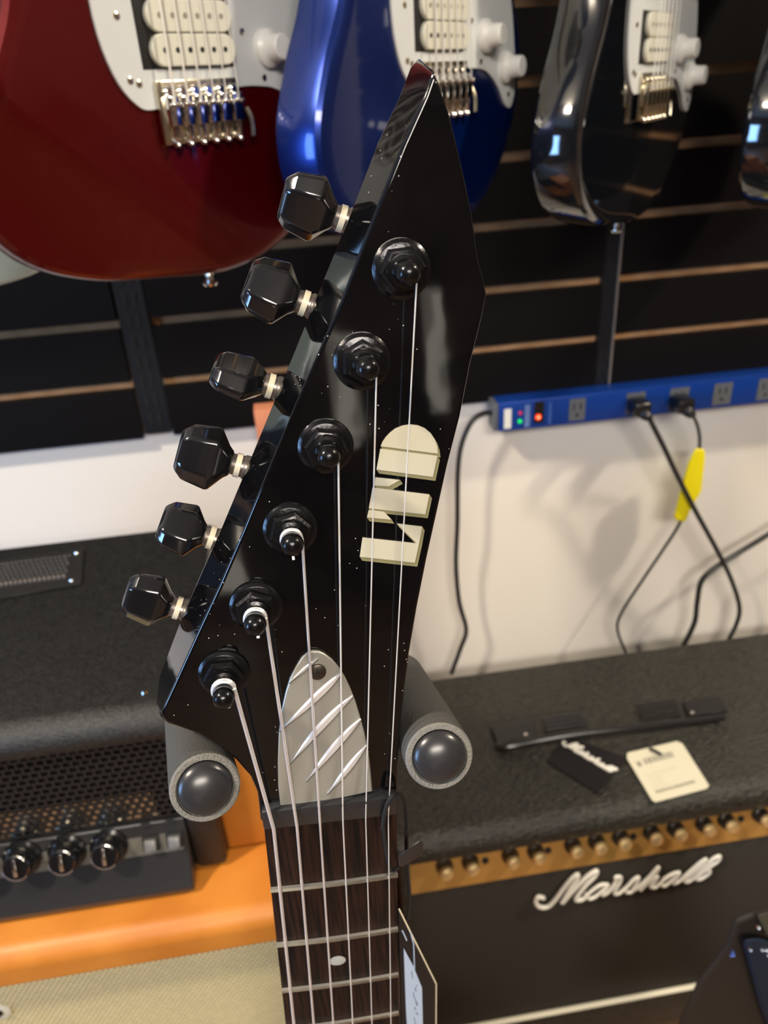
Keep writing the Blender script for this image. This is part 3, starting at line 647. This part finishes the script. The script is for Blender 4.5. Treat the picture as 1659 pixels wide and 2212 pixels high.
pairs = [((937, 151), (906, 122)), ((971, 245), None), ((998, 360), None), ((1020, 462), None), ((1034, 565), None), ((1046, 605), None), ((1051, 635), None), ((1043, 679), None), ((1016, 787), None), ((994, 900), None), ((967, 1005), None),
         ((922, 1207), None), ((901, 1312), None), ((884, 1411), None), ((867, 1554), None), ((859, 1658), None), ((858, 1722), None), ((858, 1748), None), ((563, 1775), None), ((559, 1735), None), ((556, 1712), None), ((541, 1678), None), ((510, 1642), None), ((472, 1612), None), ((430, 1587), None), ((385, 1571), None), ((362, 1562), (354, 1556)), ((350, 1549), (341, 1541)),
         ((350, 1536), (337, 1518)), ((375, 1484), (343, 1462)), ((429, 1366), (385, 1350)), ((476, 1265), (429, 1248)), ((527, 1147), (480, 1133)), ((594, 985), (541, 988)), ((642, 870), (588, 874)), ((675, 795), (624, 785)), ((740, 647), (688, 626)), ((800, 488), (757, 458)), ((870, 314), (815, 308)), ((918, 207), (860, 212)), ((931, 170), (885, 146))]
fr = []; bk = []
for a, b in pairs:
    f_ = hpx(*a); fr.append(f_); bk.append(hpx(b[0], b[1], 14) if b else f_+nh*0.014)
q = MB(); q.prism(fr, bk); hs = q.build('headstock', M['gloss'], gt, ang=60, bevel=0.0020, bseg=4)
# neck with rounded back, fretboard, frets, nut
q = MB(); rings = []
LEN = 560
for d in (0, 20, 60, LEN):
    w = 21.4+d*0.0139; ring = []
    for j in range(13):
        a = math.pi*j/12; ring.append(q.bm.verts.new(Gp(-w*math.cos(a), d, 7.0+14.5*math.sin(a)**0.8)))
    rings.append(ring)
for a, b in zip(rings, rings[1:]):
    for i in range(12): q.bm.faces.new((a[i], a[i+1], b[i+1], b[i]))
    q.bm.faces.new((a[-1], a[0], b[0], b[-1]))
q.bm.faces.new(rings[0]); q.bm.faces.new(rings[-1][::-1])
q.build('neck', M['gloss'], gt, ang=50)
q = MB(); w0, w1 = 21.4, 21.4+LEN*0.0139
def arcx(w, d, n0, n1, s=2):
    top = [Gp(w*(2*j/8-1), d, n0+0.5*((2*j/8-1)**2)) for j in range(9)]; return top+[Gp(w, d, n1), Gp(-w, d, n1)]
q.prism(arcx(w0, 3, 2.2, 7.0), arcx(w1, LEN, 2.2, 7.0)); fb = q.build('fretboard', M['rose'], gt, ang=40)
for k in range(1, 23):
    d = 648*(1-2**(-k/12)); w = 21.4+d*0.0139
    if d > LEN: break
    MB().tube([Gp(w*(2*j/8-1)*1.0, d, 1.9+0.5*((2*j/8-1)**2)) for j in range(9)], 0.00125, 8, smooth=False).build('fret', M['fretwire'], gt)
for k in (3, 5, 7, 9, 15):
    d = 324*(2**(-(k-1)/12)+2**(-k/12)); d = 648-d
    MB().lathe([(0.0031, 0), (0.0031, 0.00025), (0.0029, 0.0003)], Gp(-0.6, d, 2.25), -en, 20).build('inlay_dot', M['inlay'], gt)
NH = 0.4
q = MB(); q.box((-0.0215, -0.0068, 0), (0.0215, 0.0022, 0.0066), f=lambda v: O0+ex*v.x+ed*v.y+en*(0.0008+v.z), bev=0.0009); q.build('nut', M['nut'], gt, ang=45)
# posts, tuners
PT = [(868, 582), (783, 782), (704, 966), (627, 1145), (553, 1312), (484, 1458)]
TIP = [(882, 597), (796, 797), (711, 984), (634, 1176), (551, 1348), (487, 1512)]
RING = [(738, 472), (657, 655), (584, 834), (514, 1005), (456, 1161), (384, 1313)]
BTN = [(663, 446), (585, 626), (514, 812), (440, 985), (381, 1137), (312, 1292)]
ANG = [-25, 20, 62, 8, 38, -10+8]
SZ = [1.0, 1.0, 1.0, 1.06, 0.92, 0.97]
posts = []
for i in range(6):
    base = hpx(*PT[i], -1.2)+nh*0.0012
    # machine housing behind the head
    ring = hpx(*RING[i], 19.5)
    bp = hpx(*BTN[i], 19.5); ax = (bp-ring).normalized(); ring = ring-ax*0.0012
    side = eh - ax*eh.dot(ax); side = side.normalized()
    q = MB(); q.box((0.0020, -0.0078, -0.0050), (0.021, 0.0078, 0.0052), f=lambda v: ring-ax*(v.x+0.0025)+side*v.y+nh*v.z, bev=0.0018)
    tm = q.build('tuning_machine', M['plastic'], gt, ang=45)
    MB().lathe([(0.0036, -0.002), (0.0036, 0.0024), (0.0033, 0.0026), (0.0031, 0.0060), (0.0026, 0.007)], ring-ax*0.003, ax, 20).build('shaft', M['collar'], tm)
    MB().lathe([(0.0036, 0), (0.0036, 0.0016)], ring+ax*0.0004, ax, 24).build('ivory_ring', M['ivory'], tm)
    # button: faceted keystone shape
    th_ = math.radians(ANG[i]); wv = side*math.cos(th_)+nh*math.sin(th_); tv = ax.cross(wv).normalized(); s = SZ[i]
    sec = [(0, 3.2, 2.8), (1.6, 4.6, 3.8), (4.6, 8.6, 4.3), (5.4, 9.0, 4.3), (12.2, 7.8, 3.9), (14.0, 6.2, 3.0), (14.9, 5.2, 1.8)]
    q = MB(); rr = []
    b0 = ring+ax*0.0030
    for (u, w, t) in sec:
        pr_ = [(-w, -1.0), (-w*0.55, -t), (w*0.55, -t), (w, -1.0), (w, 1.0), (w*0.55, t), (-w*0.55, t), (-w, 1.0)]
        rr.append([q.bm.verts.new(b0+ax*u*s*0.001+wv*a*s*0.001+tv*b*s*0.001) for a, b in pr_])
    for a, b in zip(rr, rr[1:]):
        for j in range(8): q.bm.faces.new((a[j], a[(j+1) % 8], b[(j+1) % 8], b[j]))
    q.bm.faces.new(rr[0]); q.bm.faces.new(rr[-1][::-1])
    q.build('tuner_button', M['plastic'], tm, ang=24, bevel=0.0006, bseg=3)
    # bushing washer, hex nut and post
    MB().lathe([(0.0076, 0), (0.0075, 0.0008), (0.0066, 0.0015), (0.0064, 0.0016)], base, -nh, 36).build('bushing_washer', M['blackmetal'], tm)
    MB().lathe([(0.0060, 0.0014), (0.0060, 0.0034), (0.0052, 0.0042), (0.0046, 0.0044), (0.0046, 0.0052)], base, -nh, 6, phase=0.3+i*0.4).build('hex_nut', M['blackmetal'], tm, ang=25)
    tipd = (hpx(*TIP[i], -12.5)-base); tipd = tipd.normalized(); tipd = (tipd*0.5-nh*0.5).normalized()
    MB().lathe([(0.0042, 0.0043), (0.0040, 0.0062), (0.0031, 0.0066), (0.0029, 0.0080), (0.0024, 0.0092), (0.0024, 0.0100), (0.0029, 0.0106), (0.0031, 0.0122), (0.0028, 0.0138), (0.0018, 0.0148), (0.0005, 0.0152)], base, tipd, 24).build('string_post', M['blackmetal'], tm)
    posts.append((base, tipd))
# strings: thick at the left
SX = [-18.2+7.3*i for i in range(6)]
GA = [0.00062, 0.00050, 0.00040, 0.00026, 0.00021, 0.00019]
for i in range(6):
    base, td = posts[5-i]
    c = base+td*0.0093; slot = Gp(SX[i], 0.5, -0.1)
    rr_ = 0.0024+GA[i]
    toward = (slot-c).normalized()
    perp = td.cross(toward).normalized()
    if perp.dot(ex) < 0: perp = -perp
    t2 = perp.cross(td).normalized()
    if t2.dot(toward) < 0: t2 = -t2
    start = c+perp*rr_
    d2 = LEN; end = Gp(SX[i]*(1+0.35), d2, 0.4)
    wm = M['wound'] if i < 3 else M['steel']
    q = MB()
    if i < 3:                                             # visible winding around the post
        pts = []
        nturn = 1.6
        for j in range(30):
            a = 2*math.pi*nturn*j/29; pts.append(c+td*(-0.0012+0.0012*j/29)+perp*math.cos(a)*rr_-t2*math.sin(a)*rr_)
        pts = pts[::-1]
        q.tube(pts, GA[i], 8, smooth=False)
        q.tube([c-t2*0.001, c+t2*0.0036, c+t2*0.0052+td*0.001], GA[i]*0.9, 8)
    q.tube([start, start.lerp(slot, 0.5), slot], GA[i], 8, smooth=False)
    q.tube([slot, Gp(SX[i], 3, 0.0), end], GA[i]*0.97, 8, smooth=False)
    q.build('string', wm, gt)
# truss rod cover
def tc(px, py, n=-1.3): return hpx(px, py, n)
cov = [(674, 1406), (688, 1407), (701, 1413), (717, 1425), (731, 1441), (745, 1463), (757, 1488), (768, 1516), (778, 1549), (788, 1586), (796, 1627), (801, 1668), (805, 1710), (740, 1724), (670, 1735), (606, 1743), (601, 1700), (600, 1650), (602, 1588), (607, 1540), (617, 1497), (627, 1465), (640, 1440), (652, 1421), (662, 1411)]
q = MB(); q.prism([tc(x, y) for x, y in cov], [tc(x, y)+nh*0.0012 for x, y in cov]); tr = q.build('truss_rod_cover', M['alu'], gt, ang=40, bevel=0.0004)
def Z6(x, y): return (340+x*0.434, 1380+y*0.434)
SL = [((800, 98), (728, 150), (655, 222), 16), ((912, 172), (790, 280), (608, 462), 34), ((972, 283), (810, 430), (660, 625), 34), ((1012, 398), (880, 530), (742, 712), 34), ((1040, 530), (945, 640), (845, 775), 28)]
for (a, b, c_, w) in SL:
    a_, b_, c2 = [V(Z6(*t)) for t in (a, b, c_)]
    up_, rd, lw = [], [], []
    N = 14
    for j in range(N+1):
        t = j/N; m_ = (a_*(1-t)*(1-t)+(b_*2-(a_+c2)*0.5)*2*t*(1-t)+c2*t*t)
        dd = ((c2-a_)).normalized(); nn = V((dd.y, -dd.x));
        if nn.y > 0: nn = -nn
        h = math.sin(math.pi*min(1, t*0.92+0.08))*w*0.434
        up_.append(tc(m_.x+nn.x*h*0.35, m_.y+nn.y*h*0.35, -1.32)); rd.append(tc(m_.x-nn.x*h*0.10, m_.y-nn.y*h*0.10, -1.75)); lw.append(tc(m_.x-nn.x*h*0.75, m_.y-nn.y*h*0.75, -1.32))
    q = MB()
    U_ = [q.bm.verts.new(p) for p in up_]; R2 = [q.bm.verts.new(p) for p in rd]; L2 = [q.bm.verts.new(p) for p in lw]
    for j in range(N):
        q.bm.faces.new((U_[j], U_[j+1], R2[j+1], R2[j])); q.bm.faces.new((R2[j], R2[j+1], L2[j+1], L2[j])); q.bm.faces.new((L2[j], L2[j+1], U_[j+1], U_[j]))
    q.build('claw_slash', M['alub'], tr, ang=20)
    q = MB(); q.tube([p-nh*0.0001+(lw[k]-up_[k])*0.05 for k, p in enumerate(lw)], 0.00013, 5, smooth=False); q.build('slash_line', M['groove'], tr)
c = tc(*Z6(797, 163), -1.35)
q = MB().lathe([(0.0026, 0), (0.0025, 0.0006), (0.0018, 0.0009)], c, -nh, 24).build('cover_screw', M['screw'], tr)
s2 = MB()
for u_, v_ in ((ex, eh), (eh, ex)):
    s2.box((-0.0013, -0.00025, 0.00088), (0.0013, 0.00025, 0.00096), f=lambda v, u_=u_, v_=v_: c+u_*v.x+v_*v.y-nh*v.z)
s2.build('cross_slot', M['dark'], q, smooth=False)
# brand inlay: sideways block letters with an olive drop edge
def Z8(x, y): return (560+x*0.3014, 860+y*0.3014)
LET = {
 'D': [[(870, 345), (884, 312), (905, 280), (935, 248), (975, 217), (1025, 196), (1080, 188), (1135, 194), (1185, 214), (1228, 250), (1258, 294), (1275, 345), (1281, 398)],
       [(868, 362), (1277, 414), (1245, 565), (840, 512)]],
 'T': [[(832, 567), (1010, 586), (930, 632), (826, 626)], [(812, 640), (1220, 690), (1190, 833), (785, 790)], [(785, 800), (895, 815), (950, 872), (772, 855)]],
 'L': [[(740, 998), (1128, 1040), (1115, 1180), (720, 1137)], [(985, 898), (1168, 920), (1150, 1020), (1128, 1040)], [(1128, 1040), (1150, 1020), (1115, 1180), (1100, 1110)]]}
def hull(pts):
    pts = sorted(set(pts)); 
    def half(ps):
        h = []
        for p in ps:
            while len(h) > 1 and (h[-1][0]-h[-2][0])*(p[1]-h[-2][1])-(h[-1][1]-h[-2][1])*(p[0]-h[-2][0]) <= 0: h.pop()
            h.append(p)
        return h[:-1]
    return half(pts)+half(pts[::-1])
for nm, polys in LET.items():
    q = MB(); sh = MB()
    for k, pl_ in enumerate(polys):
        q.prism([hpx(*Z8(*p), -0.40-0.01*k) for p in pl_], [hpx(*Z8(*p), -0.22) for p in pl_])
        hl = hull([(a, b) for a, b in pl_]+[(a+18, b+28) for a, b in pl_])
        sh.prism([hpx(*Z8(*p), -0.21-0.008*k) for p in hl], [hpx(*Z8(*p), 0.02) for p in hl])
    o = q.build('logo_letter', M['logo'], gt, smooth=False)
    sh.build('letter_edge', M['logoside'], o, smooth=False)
# body far below the frame
bd_ = [(-30, 545), (-60, 560), (-140, 640), (-250, 980), (-180, 960), (-60, 800), (0, 790), (70, 800), (200, 900), (260, 900), (150, 620), (60, 556), (30, 545)]
q = MB(); q.prism([Gp(x, d, 6) for x, d in bd_], [Gp(x, d, 48) for x, d in bd_]); q.build('body', M['gloss'], gt, ang=40, bevel=0.004)
q = MB(); q.box((-0.045, 0.545+0.19, 0), (0.045, 0.56+0.19, 0.006), f=lambda v: O0+ex*v.x+ed*v.y+en*(0.0002+v.z)); q.build('bridge', M['blackmetal'], gt, smooth=False)
# price tag on an elastic loop
tg = empty('price_tag', Gp(24, 20, 3), 'dark card tag with pale blue sticker hanging on black elastic beside the neck', 'tag')
def gx(px, py, n): return onplane(px, py, Gp(0, 0, n), en)
MB().tube([gx(826, 1790, 1.5), gx(832, 1752, -0.8), gx(845, 1722, -1.4), gx(862, 1716, 2), gx(874, 1732, 5), gx(878, 1770, 7), gx(878, 1820, 8), gx(880, 1880, 8), gx(884, 1930, 9), gx(882, 1972, 10), gx(876, 1990, 11)], 0.00075, 8).build('elastic_loop', M['cord'], tg)
MB().tube([gx(828, 1788, 1.2), gx(830, 1810, 1.6), gx(836, 1850, 1.6), gx(846, 1880, 1.0), gx(862, 1874, 2)], 0.0006, 8).build('elastic_knot', M['cord'], tg)
q = MB(); a = [(859, 1850), (907, 1815), (914, 1822), (913, 1845), (872, 1872), (862, 1872)]
q.prism([gx(x, y, -1.0) for x, y in a], [gx(x, y, 2.0) for x, y in a]); q.build('locking_barb', M['knob'], tg, ang=40, bevel=0.0004)
# the card hangs almost edge-on behind the treble side of the neck
ca = gx(861, 1962, 6); cb = gx(943, 2124, 22); cc = gx(942, 2300, 22); cd = gx(868, 2330, 6)
N3 = (cb-ca).cross(cd-ca).normalized()
if N3.dot(EYE-ca) < 0: N3 = -N3
def cpx(px, py, h=0): return onplane(px, py, ca, N3)+N3*h
a = [(861, 1962), (943, 2124), (942, 2330), (872, 2340)]
q = MB(); q.prism([cpx(x, y) for x, y in a], [cpx(x, y)-N3*0.0006 for x, y in a]); q.build('card', M['card'], tg, ang=40)
MB().tube([cpx(862, 1964), cpx(942, 2125), cpx(941, 2329)], 0.00035, 6, smooth=False).build('card_edge', M['cardedge'], tg)
a = [(871, 2048), (891, 2085), (897, 2100), (910, 2132), (912, 2212), (911, 2330), (885, 2330), (876, 2180)]
q = MB(); q.prism([cpx(x, y, 0.0004) for x, y in a], [cpx(x, y, 0.0001) for x, y in a]); st = q.build('sticker', M['sticker'], tg, smooth=False)
q = MB()
for s in ([(895, 2136), (898, 2128), (899, 2125)], [(894, 2134), (897, 2139), (899, 2137)], [(891, 2142), (893, 2152), (896, 2158), (897, 2165), (900, 2170), (899, 2162)], [(893, 2174), (896, 2178), (894, 2181)], [(896, 2186), (901, 2188), (899, 2192)], [(887, 2096), (889, 2106), (890, 2112)], [(893, 2196), (895, 2206), (899, 2214)]):
    q.tube([cpx(x, y, 0.0005) for x, y in s], 0.00012, 5)
q.build('handwriting', M['ink'], st)
for s in ([(868, 2010), (877, 2030)], [(885, 2012), (892, 2038), (894, 2092)],): MB().tube([cpx(x, y, 0.0003) for x, y in s], 0.0003, 5, smooth=False).build('printed_line', M['sticker'], tg)

# ================================================================ hanger that carries the guitar
hg = empty('guitar_stand', V((0.0, 0.27, 0)), 'black guitar stand with two grey foam covered yoke arms either side of the neck', 'guitar stand')
Dv = ray(508, 896).normalized()
for (px, py, r_px, z_, (qx, qy)) in ((443, 1700, 75, 0.232, (418, 1560)), (948, 1632, 74, 0.236, (880, 1500))):
    tip = EYE+ray(px, py)*z_; far = EYE+ray(qx, qy)*(z_+0.062)
    dirv = (far-tip).normalized(); R0 = 0.0106
    q = MB(); q.lathe([(0.0084, -0.0002), (0.0088, -0.0006), (R0-0.0004, -0.0006), (R0, 0.0006), (R0, 0.085)], tip, dirv, 40); fm = q.build('foam_sleeve', M['foam'], hg, ang=50)
    MB().lathe([(0.0086, -0.0002), (0.0087, -0.0012), (R0-0.0006, -0.0012), (R0-0.0001, -0.0004), (R0-0.0006, -0.0003)], tip, dirv, 40).build('cut_foam_end', M['foamcut'], fm, ang=50)
    q = MB(); prof_ = []
    for j in range(10):
        a = math.pi/2*j/9; prof_.append((0.0084*math.sin(a), -0.0042*math.cos(a)))
    q.lathe([(max(r, 1e-5), h) for r, h in prof_]+[(0.0084, 0.002)], tip, dirv, 40); q.build('end_ball', M['ball'], fm, ang=50)
    mid = tip+dirv*0.084; yoke = V((0.0, mid.y+0.03, mid.z-0.005))
    MB().tube([mid, mid.lerp(yoke, 0.4)+V((0, 0.012, 0)), yoke], 0.006, 12).build('yoke_arm', M['standmetal'], hg)
bk_ = V((0.004, 0.30, CZ-0.255))
MB().tube([V((0.0, 0.285, CZ-0.235)), V((0.003, 0.30, CZ-0.3)), V((0.016, 0.33, CZ-0.6)), V((0.03, 0.335, CZ-1.0)), V((0.03, 0.335, 0.2))], 0.010, 14).build('upright_pole', M['standmetal'], hg)
for dx, dy in ((-0.2, -0.22), (0.2, -0.22), (0.0, -0.3)): MB().tube([V((0.03, 0.335, 0.3)), V((0.03+dx*0.5, 0.335+dy*0.5, 0.15)), V((0.03+dx, 0.335+dy, 0.012))], 0.009, 10).build('stand_leg', M['standmetal'], hg)

# ================================================================ dark instrument at the lower right
Yk = 0.40
lr = empty('guitar_headstock_right', atY(1600, 2200, Yk), 'dark out of focus instrument with blue edge leaning at the lower right corner', 'guitar')
lr.name = 'dark_instrument'
def kp(px, py, dY=0): return atY(px, py, Yk+dY)
a = [(1473, 2212), (1512, 2125), (1548, 2080), (1575, 2040), (1590, 1992), (1640, 1972), (1720, 1960), (1760, 2330), (1430, 2330)]
q = MB(); q.prism([kp(*p) for p in a], [kp(*p)+V((0, 0.006, 0)) for p in a]); q.build('back_plate', mat('brown_black_finish', (0.016, 0.010, 0.006), 0.7), lr, ang=40, bevel=0.003)
a = [(1602, 2030), (1640, 2025), (1665, 2035), (1720, 2060), (1730, 2330), (1700, 2330), (1640, 2170)]
q = MB(); q.prism([kp(x, y, -0.012) for x, y in a], [kp(x, y, -0.0005) for x, y in a]); q.build('neck', M['bluedark'], lr, ang=40, bevel=0.004)
a = [(1634, 1976), (1700, 1960), (1720, 2040), (1655, 2020)]
q = MB(); q.prism([kp(x, y, -0.010) for x, y in a], [kp(x, y, -0.0005) for x, y in a]); q.build('face_plate', mat('olive_grey_finish', (0.05, 0.052, 0.035), 0.5), lr, ang=40, bevel=0.002)
for c in ((1605, 2024), (1630, 2024), (1640, 2025), (1643, 2036), (1622, 1976)):
    MB().lathe([(0.0017, 0), (0.0012, 0.002), (0.0004, 0.003)], kp(*c)+V((0, -0.012, 0)), (0, -1, 0.3), 12).build('chrome_screw', M['chrome'], lr)
for c in ((1582, 2054), (1584, 2061), (1578, 2062)):
    MB().lathe([(0.0016, 0), (0.0012, 0.002), (0.0004, 0.003)], kp(*c), (0, -1, 0.3), 12).build('tuner_pin', mat('blue_chrome', (0.3, 0.45, 0.9), 0.1, 1), lr)
